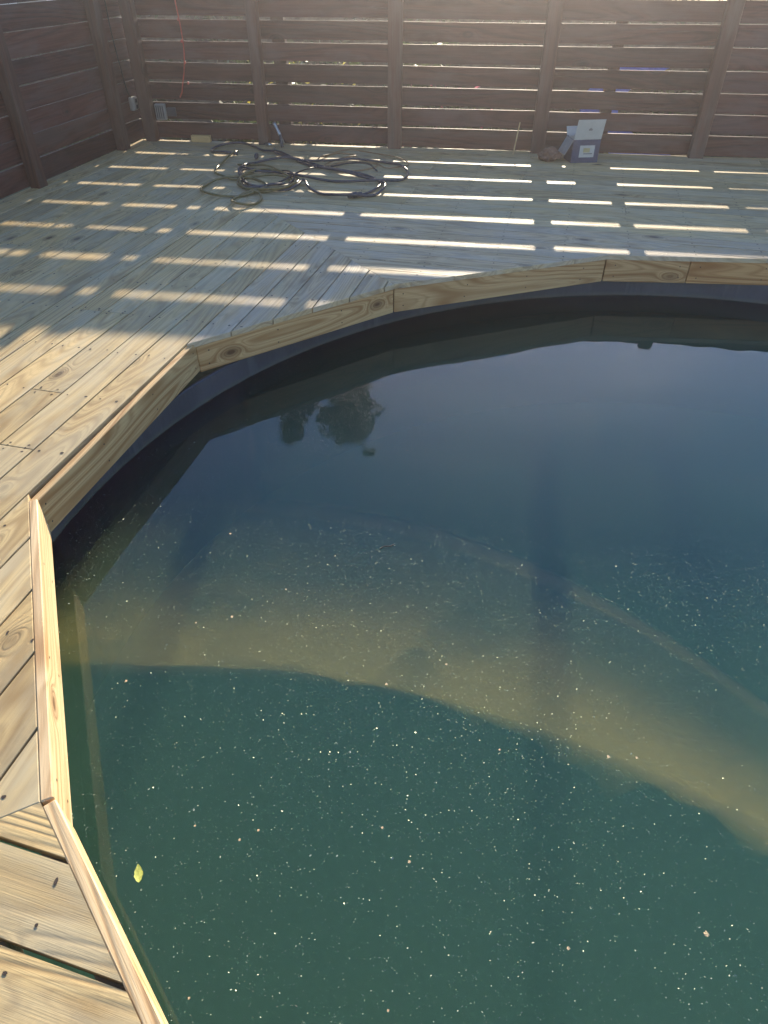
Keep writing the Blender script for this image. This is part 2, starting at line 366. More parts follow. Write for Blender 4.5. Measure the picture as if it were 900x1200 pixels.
# ------------------------------------------------------------------ deck
frame_bm = bmesh.new()
def under_beam(a, b, z0, z1, w=.038):
    a = Vector((*a, 0)); b = Vector((*b, 0)); d = b - a; L = d.length; ang = math.atan2(d.y, d.x)
    Mx = Matrix.Translation(a) @ Matrix.Rotation(ang, 4, 'Z')
    box_bm(frame_bm, (L / 2, 0, (z0 + z1) / 2), (L, w, z1 - z0), Mx)
screws = []
deck_parent = bpy.data.objects.new('wooden_deck', None); COL.objects.link(deck_parent)
tag(deck_parent, 'pressure-treated plank deck round the pool, sunlit at the near left and striped with shade', kind='structure')
boards = []
def inside_poly(p, poly):
    s = None
    for i in range(len(poly)):
        a = poly[i]; b = poly[(i + 1) % len(poly)]
        c = (b - a).cross(p - a)
        if abs(c) < 1e-9: continue
        if s is None: s = c > 0
        elif (c > 0) != s: return False
    return True
def lay(name, region, ang, s0, pitch, gap, zoff, tint, joist0=0., subtract=True, first_only=None, jitter=.0006, smin=-99, smax=99, maxlen=4.88):
    """cover convex region with boards running at angle ang; seams at s0 + k*pitch along the left normal"""
    u = V2(math.cos(ang), math.sin(ang)); n = V2(-u.y, u.x)
    ss = [p.dot(n) for p in region]; k0 = math.floor((min(ss) - s0) / pitch); k1 = math.ceil((max(ss) - s0) / pitch)
    for k in range(k0, k1):
        a = s0 + k * pitch + gap / 2; b = s0 + (k + 1) * pitch - gap / 2
        if b <= smin or a >= smax: continue
        P = clip(clip(region, n * a, n), n * b, -n)
        if area(P) < 2e-4: continue
        pieces = []
        if subtract:
            Q = P
            for i in range(len(POLY)):
                e0 = POLY[i]; e1 = POLY[(i + 1) % len(POLY)]; d = (e1 - e0).normalized(); outn = V2(-d.y, d.x)
                o_ = clip(Q, e0, outn); Q = clip(Q, e0, -outn)
                if area(o_) > 1e-6: pieces.append(o_)
                if area(Q) < 1e-6: break
            inside = area(Q) > 1e-5
        else:
            pieces = [P]; inside = False
        groups = {}
        for pc in pieces:
            cu = sum((p.dot(u) for p in pc)) / len(pc)
            key = (cu > PC.dot(u)) if inside else 0
            groups.setdefault(key, []).append(pc)
        for key, gp in groups.items():
            us = [p.dot(u) for pc in gp for p in pc]; lo, hi = min(us), max(us)
            cuts = [lo]
            if hi - lo > maxlen:
                c0 = lo + random.uniform(1.4, 3.8); c0 = round((c0 - joist0) / .4064) * .4064 + joist0
                while c0 < hi - .5: cuts.append(c0); c0 += 9 * .4064
            cuts.append(hi)
            for ci in range(len(cuts) - 1):
                ca, cb = cuts[ci], cuts[ci + 1]
                sub = []
                for pc in gp:
                    q_ = pc
                    if ci > 0: q_ = clip(q_, u * (ca + .0015), u)
                    if ci < len(cuts) - 2: q_ = clip(q_, u * (cb - .0015), -u)
                    if area(q_) > 1e-6: sub.append(q_)
                if not sub or sum(area(x) for x in sub) < 3e-4: continue
                org = u * ca + n * ((a + b) / 2)
                bm = bmesh.new(); T = .027
                for q_ in sub:
                    # drop doubled corners
                    qq = [p for i, p in enumerate(q_) if (p - q_[i - 1]).length > 1e-4]
                    if len(qq) < 3: continue
                    top = [bm.verts.new(((p - org).dot(u), (p - org).dot(n), 0)) for p in qq]
                    bot = [bm.verts.new((v.co.x, v.co.y, -T)) for v in top]
                    bm.faces.new(top); bm.faces.new(bot[::-1])
                    for i in range(len(top)):
                        j = (i + 1) % len(top); bm.faces.new((top[i], bot[i], bot[j], top[j]))
                bmesh.ops.recalc_face_normals(bm, faces=bm.faces)
                if len(sub) == 1:
                    ed = [e for e in bm.edges if abs(e.verts[0].co.z) < 1e-6 and abs(e.verts[1].co.z) < 1e-6 and e.calc_length() > .02]
                    bmesh.ops.bevel(bm, geom=ed, offset=.0028, segments=2, affect='EDGES', profile=.5)
                o = frombm('deck_board', bm, 'deck', deck_parent)
                o.location = (org.x, org.y, zoff + random.uniform(-jitter, jitter)); o.rotation_euler = (0, 0, ang)
                tb = tint((a + b) / 2, org)
                o.color = (*tb, 1); boards.append(o)
                # screws on the joist lines, two per board
                jn = math.ceil((ca - joist0) / .4064)
                while joist0 + jn * .4064 < cb:
                    uu = joist0 + jn * .4064; jn += 1
                    for side in (-.045, .043):
                        pt = u * (uu + random.uniform(-.008, .008)) + n * ((a + b) / 2 + side + random.uniform(-.006, .006))
                        if any(inside_poly(pt, q_) for q_ in sub): screws.append((pt.x, pt.y, zoff + .0008))
                for e_ in (ca, cb):
                    for side in (-.042, .04):
                        pt = u * (e_ + (.022 if e_ == ca else -.022)) + n * ((a + b) / 2 + side)
                        if any(inside_poly(pt, q_) for q_ in sub): screws.append((pt.x, pt.y, zoff + .0008))
RND = random.Random(3)
def tint_main(s, org):
    f = RND.uniform(.82, 1.1); w = RND.uniform(-.03, .03); return (f * (1.03 + w), f, f * (.89 - w * 1.5))
def tint_pale(s, org):
    f = RND.uniform(.95, 1.08); return (f * .99, f * .98, f * 1.04)
a76 = rad(76); a14 = rad(-14); a16 = rad(-16)
BIG = [V2(-6, -3), V2(8, -3), V2(8, 9), V2(-6, 9)]
FCOR = V2(-2.43, 7.69)
M1d = (FCOR - C_).normalized(); M1n = V2(-M1d.y, M1d.x)          # points to the left (L side)
M2d = V2(math.cos(rad(27)), math.sin(rad(27))); M2n = V2(-M2d.y, M2d.x)  # points up
lw_in = LN
L = clip(BIG, LW0 + LN * -.01, LN); L = clip(L, C_, M1n); L = clip(L, P1, M2n)
fl = FN * (FC - .0)
L = clip(L, fl, -FN)
sAB = 1.670
nL = V2(-math.sin(a76), math.cos(a76))
Lleft = clip(L, nL * sAB, nL)
lay('l', Lleft, a76, sAB, .152, .006, 0., tint_main, joist0=.13, subtract=False)
Lr = clip(L, nL * sAB, -nL)
BCd = (C_ - B).normalized(); BCn = V2(-BCd.y, BCd.x)
lay('l2', clip(Lr, B + BCn * .0, BCn), a76, sAB, .152, .006, 0., tint_pale, joist0=.13, subtract=False)
APd = (A - P1).normalized(); APn = V2(-APd.y, APd.x)
lay('l3', clip(Lr, A, APn), a76, sAB, .154, .006, 0., tint_main, joist0=.13, subtract=False)
# far section, boards parallel to the far edge
nB = V2(-math.sin(a14), math.cos(a14))
Bk = clip(BIG, C_, -M1n); Bk = clip(Bk, fl, -FN); Bk = clip(Bk, V2(8, 0), V2(-1, 0))
M3d = V2(math.cos(rad(31)), math.sin(rad(31))); M3n = V2(-M3d.y, M3d.x)
Bk = clip(Bk, V2(2.95, 4.19), M3n)
Bk = clip(Bk, C_ , nB)
def tint_back(s, org): return tint_pale(s, org) if s < 5.05 else tint_main(s, org)
lay('b', Bk, a14, 4.51 + .02, .152, .006, 0., tint_back, joist0=.05)
# right-hand section out of frame
Rt = clip(BIG, V2(2.95, 4.19), -M3n); Rt = clip(Rt, fl, -FN); Rt = clip(Rt, V2(3.4, 0), V2(1, .35).normalized())
lay('r', Rt, a76, 1.0, .152, .006, 0., tint_main)
# near section by the camera
Nr = clip(BIG, P1, -M2n); Nr = clip(Nr, LW0 + LN * -.01, LN); Nr = clip(Nr, V2(3.4, 0), -V2(1, .35).normalized()); Nr = clip(Nr, V2(0, 1.6), V2(0, -1)); Nr = clip(Nr, V2(0, -2.4), V2(0, 1))
lay('n', Nr, a16, .416, .164, .011, 0., tint_main, joist0=-.8)

# screws: one joined set of countersunk holes and heads
bm = bmesh.new(); rs = random.Random(5)
for x, y, z in screws:
    r = rs.uniform(.0042, .0068); e = rs.uniform(.7, 1.25); a0 = rs.random() * 3
    vs = [bm.verts.new((x + r * rs.uniform(.75, 1.2) * math.cos(a0 + k * math.tau / 7) * e, y + r * rs.uniform(.75, 1.2) * math.sin(a0 + k * math.tau / 7) / e, z + .0006)) for k in range(7)]
    bm.faces.new(vs)
o = frombm('screw_heads', bm, 'screw', deck_parent); tag(o, kind='stuff')

# edge boards facing the water
def fascia(a, b, z1, h=.142, t=.03, color=(1, 1, 1, 1), inset=0.):
    d = (b - a).normalized(); inn = V2(d.y, -d.x)
    off = inn * (t / 2 + inset)
    Lf = (b - a).length; face = inn * (t + inset + .0008); q = .06
    while q < Lf:
        for dz in (.035, h - .035):
            c0 = a + d * (q + RND.uniform(-.01, .01)) + face
            edge_screws.faces.new([edge_screws.verts.new((c0.x + d.x * .0042 * math.cos(k * math.tau / 6), c0.y + d.y * .0042 * math.cos(k * math.tau / 6), z1 - dz + .0042 * math.sin(k * math.tau / 6))) for k in range(6)])
        q += .4
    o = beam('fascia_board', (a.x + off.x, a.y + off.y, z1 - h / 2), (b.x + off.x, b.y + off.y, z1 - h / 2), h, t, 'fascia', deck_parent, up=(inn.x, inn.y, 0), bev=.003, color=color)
    return o
J = V2(1.93, 4.263)
edge_screws = bmesh.new()
FB = V2(-.934, 3.064)
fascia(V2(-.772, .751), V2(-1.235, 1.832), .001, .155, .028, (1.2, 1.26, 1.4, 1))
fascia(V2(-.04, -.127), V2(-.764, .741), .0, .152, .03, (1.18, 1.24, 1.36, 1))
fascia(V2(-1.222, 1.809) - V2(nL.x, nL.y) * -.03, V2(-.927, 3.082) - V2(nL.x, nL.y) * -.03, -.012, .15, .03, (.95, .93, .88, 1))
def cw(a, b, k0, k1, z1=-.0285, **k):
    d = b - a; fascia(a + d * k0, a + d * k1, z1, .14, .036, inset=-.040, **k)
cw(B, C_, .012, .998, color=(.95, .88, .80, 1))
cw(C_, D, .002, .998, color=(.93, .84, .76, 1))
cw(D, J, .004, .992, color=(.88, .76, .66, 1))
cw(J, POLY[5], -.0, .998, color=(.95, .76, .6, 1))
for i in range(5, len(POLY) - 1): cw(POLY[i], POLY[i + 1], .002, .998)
o = frombm('edge_screw_heads', edge_screws, 'screw', deck_parent); tag(o, kind='stuff')
# joists and rim under the boards (dark through the gaps)
def joists(region, ang, j0):
    u = V2(math.cos(ang), math.sin(ang)); n = V2(-u.y, u.x)
    us = [p.dot(u) for p in region]
    k = math.ceil((min(us) - j0) / .4064)
    while j0 + k * .4064 < max(us):
        P = clip(clip(region, u * (j0 + k * .4064 - .019), u), u * (j0 + k * .4064 + .019), -u); k += 1
        if area(P) < .01: continue
        vs = [p.dot(n) for p in P]; c = sum((p.dot(u) for p in P)) / len(P)
        # break where the pool is
        step = .25; run = None; q = min(vs)
        while q <= max(vs) + step:
            pt = u * c + n * q
            ok = q <= max(vs) and (pt - PC).length > PR + .08 and not inside_poly(pt, POLY)
            if ok and run is None: run = q
            if (not ok) and run is not None:
                if q - step - run > .1: under_beam(u * c + n * run, u * c + n * (q - step), -.17, -.0285)
                run = None
            q += step
joists(Lleft, a76, .13); joists(Bk, a14, .05); joists(Nr, a16, -.8)
under_beam(nL * (sAB + .03) + V2(math.cos(a76), math.sin(a76)) * 1.46, nL * (sAB + .03) + V2(math.cos(a76), math.sin(a76)) * 2.72, -.17, -.0285)
for (p_, q_) in ((P1, P0), (A, P1)):
    d_2 = (q_ - p_).normalized(); o_n = V2(d_2.y, -d_2.x)
    for k_ in (.02, .17, .32):
        w_ = o_n * k_ * (1 if (p_ + o_n - PC).length > (p_ - PC).length else -1)
        under_beam(p_ + w_, q_ + w_, -.17, -.0285)
o = frombm('joist_frame', frame_bm, 'joist', deck_parent)
bm = bmesh.new()
for (x, y) in [(-2.2, 6.9), (0, 6.6), (2.2, 6.2), (-2.2, 4.4), (-.4, 4.9), (1.8, 5.2), (-1.9, 2.4), (-1.7, .6), (4, 5), (-1.2, -1.2)]:
    box_bm(bm, (x, y, -.735), (.1, .1, 1.13))
frombm('support_post', bm, 'joist', deck_parent)

# ------------------------------------------------------------------ fences
PITCH = .165; GAP = .025
RF = random.Random(11)
def fence(name, P, spans, posts, outer, label, seed, gapjit, top_extra={}, inner_off=-.052):
    rf = random.Random(seed)
    root = empty(name, P(0, 0), 0, label=label, cat='fence')
    bpy.context.view_layer.update()
    n = P(0, 0, 1) - P(0, 0, 0)
    for (s0, s1, GP) in spans:
        for k in range(8):
            z0 = .012 + PITCH * k + GP / 2 if k else (.022 if s1 < -.8 else .007)
            z1 = PITCH * (k + 1) - GP / 2 + .012
            if k == 7: z1 = 1.315
            dz0, dz1 = rf.uniform(-gapjit, gapjit), rf.uniform(-gapjit, gapjit)
            h = z1 - z0 - rf.uniform(-.001, .004)
            zc = (z0 + z1) / 2
            f = rf.uniform(.68, 1.3)
            off = rf.uniform(-.002, .002) + .011
            beam('fence_board', P(s0 + .002, zc + dz0, off), P(s1 - .002, zc + dz1, off), h, .02, 'fence', root, up=tuple(n), bev=.0025, color=(f, f * rf.uniform(.93, 1.03), f * rf.uniform(.9, 1.05), 1))
    nb = bmesh.new()
    for s, w, top in posts:
        for k in range(8):
            for dz in (.035, .125):
                for ds in (-w / 2 - .03, w / 2 + .03):
                    c = P(s + ds + rf.uniform(-.006, .006), PITCH * k + dz + rf.uniform(-.01, .01), -.0012)
                    x_ = (P(s + 1, 0) - P(s, 0)) * .0042
                    nb.faces.new([nb.verts.new(c + x_ * math.cos(q * math.tau / 6) + Vector((0, 0, .0042 * math.sin(q * math.tau / 6)))) for q in range(6)])
    no = frombm('nail_heads', nb, 'screw'); no['kind'] = 'stuff'; no.parent = root; no.matrix_parent_inverse = root.matrix_world.inverted()
    for s, w, top in posts:
        f = rf.uniform(.85, 1.15)
        beam('fence_post', P(s, GZ, inner_off), P(s, top, inner_off), w, .09, 'post', root, up=tuple(n), bev=.004, color=(f, f, f, 1))
    for s, w, top in outer:
        f = rf.uniform(.7, .9)
        beam('fence_post', P(s, GZ, .07), P(s, top, .07), w, .09, 'post', root, up=tuple(n), bev=.004, color=(f, f, f, 1))
    return root
bf = fence('slatted_fence', back, [(-3.47, -2.16, .023), (-2.16, -.909, .0215), (-.909, .443, .0185), (.443, 1.883, .0205), (1.883, 3.3, .010), (3.3, 4.7, .006), (4.7, 6.1, .01)],
      [(-3.36, .11, 1.36), (-2.2, .10, 1.36), (-.909, .125, 1.36), (.45, .125, 1.36), (1.89, .125, 1.36), (3.3, .11, 1.36), (4.7, .11, 1.36)],
      [(-2.0, .12, 1.34), (1.03, .10, 1.34)],
      'dark brown slatted fence across the far end, sunlight coming through its gaps', 21, .0032)
lf = fence('slatted_fence', lambda s, z=0, off=0: left(s, z, -off), [(-9, -6.6, .006), (-6.6, -4.2, .006), (-4.2, -1.85, .006), (-1.85, -.2, .005), (-.2, 1.2, .006), (1.2, 1.74, .006)],
      [(-8.4, .11, 1.36), (-7, .11, 1.36), (-5.6, .11, 1.36), (-4.2, .11, 1.36), (-2.8, .11, 1.36), (-1.5, .11, 1.36), (-.17, .11, 1.36), (1.2, .11, 1.36)], [],
      'dark brown board fence along the left side with tight joints and square posts', 5, .004)

# ------------------------------------------------------------------ hoses and cords on the deck
def hose(name, pts, r, mat, label, cat, lift=.0, group=None, sub=6, sides=7):
    P = smoothpath([(x, y, r + .001 + (lift * (.5 + .5 * math.sin(i * 1.7)) if 0 < i < len(pts) - 1 else 0)) for i, (x, y) in enumerate(pts)], sub)
    bm = bmesh.new(); tube(bm, P, r, sides)
    return tag(frombm(name, bm, mat, None, True), label, cat, group)
DARK = [(-1.364, 6.986), (-1.479, 6.97), (-1.591, 7.04), (-1.643, 7.178), (-1.565, 7.303), (-1.397, 7.37), (-1.254, 7.291), (-1.14, 7.111), (-1.002, 7.013), (-0.888, 6.88), (-0.704, 6.603), (-0.51, 6.413), (-0.329, 6.232), (-0.192, 6.136), (-0.091, 6.08), (-0.014, 5.935), (0.007, 5.795), (-0.045, 5.642), (-0.126, 5.579), (-0.248, 5.549), (-0.371, 5.557), (-0.49, 5.642), (-0.596, 5.795), (-0.655, 5.976), (-0.701, 5.854), (-0.786, 5.756), (-0.933, 5.756), (-1.058, 5.815), (-1.154, 6.017), (-1.223, 6.276), (-1.228, 6.413), (-1.108, 6.298), (-0.963, 6.321), (-0.842, 6.254), (-0.741, 6.144), (-0.602, 6.08), (-0.43, 6.025), (-0.242, 5.976), (-0.047, 5.967), (0.084, 6.009), (0.173, 6.101), (0.202, 6.254), (0.147, 6.459), (0.044, 6.627), (-0.123, 6.711), (-0.29, 6.701), (-0.468, 6.676), (-0.651, 6.726), (-0.749, 6.701), (-0.898, 6.751), (-1.06, 6.701), (-1.148, 6.652), (-1.22, 6.506), (-1.242, 6.321), (-1.182, 6.059), (-1.117, 5.854), (-1.028, 5.756), (-0.904, 5.854), (-0.806, 5.935)]
d_ = hose('garden_hose', DARK, .0105, 'hose_dark', 'thick dark grey hose lying in big loops on the far deck boards', 'hose', .022)
DARK2 = [(-1.05, 7.2), (-.98, 6.92), (-.74, 6.72), (-.56, 6.53), (-.4, 6.36), (-.22, 6.22), (-.10, 6.14), (-.045, 6.0), (-.03, 5.84), (-.09, 5.69), (-.17, 5.62), (-.25, 5.6)]
hose('garden_hose', DARK2, .0105, 'hose_dark', 'shorter straight run of dark grey hose ending at the coupling', 'hose', .016)
OL = [(-1.385, 7.109), (-1.409, 6.92), (-1.444, 6.641), (-1.462, 6.426), (-1.427, 6.244), (-1.337, 6.122), (-1.229, 6.071), (-1.079, 6.179), (-0.92, 6.157), (-0.802, 6.093), (-0.759, 5.947), (-0.807, 5.846), (-0.89, 5.748), (-1.006, 5.672), (-1.125, 5.579), (-1.276, 5.561), (-1.393, 5.635), (-1.457, 5.768), (-1.438, 5.906), (-1.364, 6.029), (-1.236, 6.114), (-1.067, 6.093), (-0.954, 5.906), (-0.954, 5.748), (-1.083, 5.635), (-1.147, 5.524), (-1.149, 5.418), (-1.084, 5.331), (-0.988, 5.349), (-0.936, 5.471), (-0.956, 5.579), (-0.99, 5.635), (-1.083, 5.768)]
hose('garden_hose', OL, .0095, 'hose_olive', 'olive brown hose coiled left of the dark hose, its small loop nearest the pool', 'hose', .018)
CO = [(-0.608, 6.784), (-0.567, 6.887), (-0.427, 7.019), (-0.301, 6.992), (-0.262, 6.913), (-0.356, 6.835), (-0.493, 6.684), (-0.519, 6.538), (-0.37, 6.61), (-0.23, 6.684), (-0.099, 6.684), (-0.051, 6.61), (-0.096, 6.443), (-0.221, 6.374), (-0.36, 6.388), (-0.481, 6.49), (-0.372, 6.659), (-0.194, 6.674), (-0.051, 6.6), (0.02, 6.443), (0.136, 6.49), (0.215, 6.586), (0.189, 6.759), (0.07, 6.887), (-0.053, 6.992), (-0.18, 7.112), (-0.307, 7.156), (-0.43, 7.073), (-0.544, 6.913)]
hose('extension_cord', CO, .0055, 'cord_tan', 'thin tan cord in loose loops behind the dark hose', 'cord', .01)
OL2 = [(-1.12, 6.30), (-1.18, 6.05), (-1.12, 5.80), (-.96, 5.70), (-.80, 5.74), (-.70, 5.90), (-.72, 6.12), (-.86, 6.28), (-1.02, 6.33), (-1.16, 6.22), (-1.20, 5.98), (-1.08, 5.76), (-.90, 5.68), (-.76, 5.80), (-.74, 6.0), (-.84, 6.2), (-1.0, 6.42), (-1.16, 6.55), (-1.3, 6.6)]
hose('garden_hose', OL2, .0085, 'hose_olive', 'thin olive hose coiled round inside the left loops of the dark hose', 'hose', .03)
DARK3 = [(-1.2, 6.16), (-1.14, 5.9), (-.98, 5.82), (-.82, 5.86), (-.74, 6.02), (-.8, 6.24), (-.96, 6.36), (-1.12, 6.42), (-1.2, 6.28), (-1.16, 6.02), (-1.02, 5.88), (-.86, 5.94), (-.72, 6.2), (-.62, 6.42), (-.48, 6.52), (-.3, 6.56), (-.14, 6.5), (-.06, 6.36)]
hose('extension_cord', DARK3, .007, 'black', 'black cord wound through the middle of the hose loops', 'cord', .03)
# coupling on the dark hose, end plug, spray lance parts by the fence
def lathe_obj(name, a, b, prof, mat, parent=None, sides=12):
    a = Vector(a); b = Vector(b); P = [a.lerp(b, t) for t, r in prof]
    bm = bmesh.new(); tube(bm, P, [r for t, r in prof], sides); return frombm(name, bm, mat, parent, True)
t_ = lathe_obj('hose_coupling', (-.28, 5.555, .02), (-.17, 5.60, .022), [(0, .014), (.05, .019), (.35, .019), (.37, .023), (.62, .023), (.64, .018), (.95, .018), (1, .013)], 'darkplastic')
tag(t_, 'black screw coupling joining the dark hose ends at the right-hand bend', 'coupling')
t_ = lathe_obj('hose_plug', (-1.18, 6.93, .018), (-1.165, 6.78, .018), [(0, .012), (.1, .02), (.5, .02), (.55, .012), (1, .010)], 'darkplastic')
tag(t_, 'small black plug lying between the hose loops near the fence', 'plug')
nz_ = empty('spray_nozzle', (-1.0, 7.36, 0), 0, label='metal spray nozzle standing among the hoses against the far fence', cat='nozzle')
def rel(o, p):
    bpy.context.view_layer.update(); o.parent = p; o.matrix_parent_inverse = p.matrix_world.inverted()
    return o
rel(lathe_obj('barrel', (-1.0, 7.33, .10), (-1.06, 7.40, .20), [(0, .012), (.1, .016), (.6, .014), (.8, .02), (1, .018)], 'metal'), nz_)
rel(lathe_obj('grip', (-.985, 7.30, .005), (-1.0, 7.33, .11), [(0, .014), (.2, .017), (.8, .015), (1, .013)], 'darkplastic'), nz_)
rel(lathe_obj('trigger', (-.97, 7.35, .03), (-1.01, 7.37, .12), [(0, .004), (.5, .006), (1, .004)], 'metal'), nz_)
t_ = lathe_obj('brass_connector', (-1.16, 7.37, .015), (-1.09, 7.36, .015), [(0, .009), (.1, .014), (.4, .014), (.42, .018), (.7, .018), (.75, .011), (1, .011)], 'metal')
tag(t_, 'small shiny metal hose connector lying by the fence foot', 'connector')

# ------------------------------------------------------------------ things on and by the fences
# red cord hanging on the far fence
R_ = [back(-2.93, 1.31, -.012), back(-2.915, 1.13, -.012), back(-2.905, .98, -.010), back(-2.90, .90, -.014), back(-2.905, .75, -.012), back(-2.93, .61, -.012), back(-2.975, .47, -.013), back(-2.99, .42, -.012), back(-3.02, .375, -.012)]
bm = bmesh.new(); tube(bm, smoothpath(R_, 6), .0055, 6)
rc = frombm('red_cord', bm, 'red', None, True); tag(rc, 'thin red cord hanging down the far fence near the left corner', 'cord')
for z in (.99, .825, .66, .495):
    bm = bmesh.new(); box_bm(bm, tuple(back(-2.915, z + .0, -.006)), (.018, .012, .024)); bevel_all(bm, .003); rel(frombm('clip', bm, 'red'), rc)
# black cable down the left fence to the switch plate
K_ = [left(1.47, 1.31, .016), left(1.475, 1.13, .018), left(1.48, .89, .014), left(1.50, .63, .02), left(1.53, .45, .018), left(1.58, .372, .02)]
bm = bmesh.new(); tube(bm, smoothpath(K_, 6), .006, 6)
tag(frombm('black_cable', bm, 'black', None, True), 'black cable running down the left fence to the pale outlet plate', 'cable')
ang = math.atan2(LD.y, LD.x)
o_ = empty('outdoor_outlet', tuple(left(1.60, .322, .0)), ang, label='pale square outlet box on the left fence beside the corner', cat='outlet')
bm = bmesh.new(); box_bm(bm, (0, -.022, 0), (.10, .044, .115)); bevel_all(bm, .008); frombm('box', bm, 'greyplastic', o_)
bm = bmesh.new(); box_bm(bm, (0, -.048, .002), (.086, .008, .098)); bevel_all(bm, .003); frombm('cover', bm, 'greyplastic', o_)
bm = bmesh.new(); box_bm(bm, (.0, -.054, .026), (.03, .006, .03)); frombm('socket', bm, 'darkplastic', o_)
bm = bmesh.new(); box_bm(bm, (.0, -.054, -.026), (.03, .006, .03)); frombm('socket', bm, 'darkplastic', o_)
o_ = empty('junction_box', tuple(back(-3.235, .25, 0)), FY, label='grey ribbed junction box low on the far fence in the left corner', cat='junction box')
bm = bmesh.new(); box_bm(bm, (0, -.022, 0), (.105, .044, .135)); bevel_all(bm, .006); frombm('box', bm, 'greyplastic', o_)
for k in range(4):
    bm = bmesh.new(); box_bm(bm, (-.032 + k * .021, -.0465, 0), (.008, .006, .11)); frombm('rib', bm, 'darkplastic', o_)
bm = bmesh.new(); box_bm(bm, (.105, -.012, .0), (.09, .02, .075)); bevel_all(bm, .004); frombm('side_plate', bm, 'darkplastic', o_)
# wood offcut by the fence foot
o_ = beam('wood_offcut', back(-2.95, .03, -.05), back(-2.755, .03, -.05), .05, .06, 'block', None, bev=.004, color=(1.1, 1.0, .85, 1)); tag(o_, 'short pale block of wood lying against the foot of the far fence', 'wood block')
# thin stake leaning on the fence
bm = bmesh.new(); tube(bm, [Vector((1.205, 6.99, .004)), Vector((1.268, 7.168, .24))], .006, 6)
tag(frombm('thin_stake', bm, 'block'), 'thin pale stake leaning on the far fence left of the box', 'stake')

# open box by the fence
bx = empty('open_box', (1.79, 6.80, 0), rad(6), label='open dark blue cardboard box with its pale flap standing up, by the far fence', cat='box')
w, d, h, t = .245, .20, .185, .004
def bpart(name, c, s, mat, rot=None, piv=None, par=bx):
    bm = bmesh.new(); Mx = None
    if rot: Mx = Matrix.Translation(piv) @ Matrix.Rotation(rot[0], 4, rot[1]) @ Matrix.Translation(-Vector(piv))
    box_bm(bm, c, s, Mx); return frombm(name, bm, mat, par)
bpart('front_panel', (0, -d / 2, h / 2), (w, t, h), 'navycard')
bpart('back_panel', (0, d / 2, h / 2), (w, t, h), 'navycard')
bpart('side_panel', (-w / 2, 0, h / 2), (t, d - t, h), 'navycard')
bpart('side_panel', (w / 2, 0, h / 2), (t, d - t, h), 'navycard')
bpart('bottom_panel', (0, 0, .004), (w - t, d - t, t), 'greycard')
fl_ = bpart('front_flap', (0, -d / 2, h + .085), (w, t * .8, .165), 'whitecard', (rad(14), 'X'), (0, -d / 2, h))
bpart('side_flap', (-w / 2, -.0, h + .07), (t * .8, d - .01, .135), 'greycard', (rad(-152), 'Y'), (-w / 2, 0, h))
bpart('rear_flap', (0, d / 2, h + .04), (w, t * .8, .08), 'whitecard', (rad(-35), 'X'), (0, d / 2, h))
bpart('label', (.01, -d / 2 - .003, h * .50), (.135, .0016, .095), 'whitecard')
bpart('label_print', (.005, -d / 2 - .0046, h * .55), (.06, .001, .035), 'yellowink')
bpart('label_print', (.02, -d / 2 - .0046, h * .40), (.08, .001, .008), 'ink')
bm = bmesh.new()
Mx = Matrix.Translation((0, -d / 2, h)) @ Matrix.Rotation(rad(14), 4, 'X') @ Matrix.Translation((0, d / 2, -h))
box_bm(bm, (.005, -d / 2 - .0024, h + .085), (.032, .001, .012), Mx); box_bm(bm, (.005, -d / 2 - .0024, h + .097), (.018, .001, .006), Mx); frombm('logo', bm, 'ink', bx)
# crumpled white wrapping in the box, and a brown bag beside it
def lump(name, c, r, mat, seed, amp=.35, squash=(1, 1, 1), sub=3):
    bm = bmesh.new(); bmesh.ops.create_icosphere(bm, subdivisions=sub, radius=1)
    for v in bm.verts:
        n_ = noise.noise(v.co * 1.6 + Vector((seed, 0, 0))) + .5 * noise.noise(v.co * 4 + Vector((0, seed, 0)))
        v.co *= 1 + amp * n_
        v.co = Vector((v.co.x * squash[0], v.co.y * squash[1], v.co.z * squash[2])) * r
        v.co += Vector(c)
        if v.co.z < .001: v.co.z = .001
    return frombm(name, bm, mat)
tag(lump('packing_paper', (1.73, 6.84, .17), .055, 'whitecard', 3, .5, (1.1, .9, .7)), 'crumpled white packing paper sticking out of the blue box', 'packing paper')
tag(lump('paper_bag', (1.50, 6.77, .05), .08, 'brown', 8, .45, (1.15, .9, .7)), 'crumpled reddish brown bag on the deck left of the blue box', 'bag')

# ------------------------------------------------------------------ on the water
rp = random.Random(2)
bm = bmesh.new(); cnt = 0
while cnt < 60000:
    x = rp.uniform(-1.3, 3.6); y = rp.uniform(-.6, 3.6)
    if (V2(x, y) - PC).length > PR - .03: continue
    dn = noise.noise(Vector((x * 1.3, y * 1.3, 0))) * .5 
    if rp.random() > .6 + dn * .9: continue
    cnt += 1
    L_ = (.0009 + .0013 * rp.random() ** 2.2) * (1 + (rp.random() < .02) * .8); W_ = L_ * rp.uniform(.3, .65)
    a = rp.random() * 6.28; u_ = Vector((math.cos(a), math.sin(a), rp.uniform(-.25, .25))); v_ = Vector((-math.sin(a), math.cos(a), rp.uniform(-.6, .6)))
    c = Vector((x, y, WZ + .0022))
    k = rp.uniform(-.4, .4)
    bm.faces.new([bm.verts.new(c + p) for p in (u_ * L_, v_ * W_ + u_ * L_ * k, -u_ * L_, -v_ * W_ - u_ * L_ * k)])
me = bpy.data.meshes.new('pollen'); bm.to_mesh(me); bm.free()
o = link('floating_pollen', me, 'pollen'); tag(o, 'fine pale specks of pollen scattered all over the green water', kind='stuff')

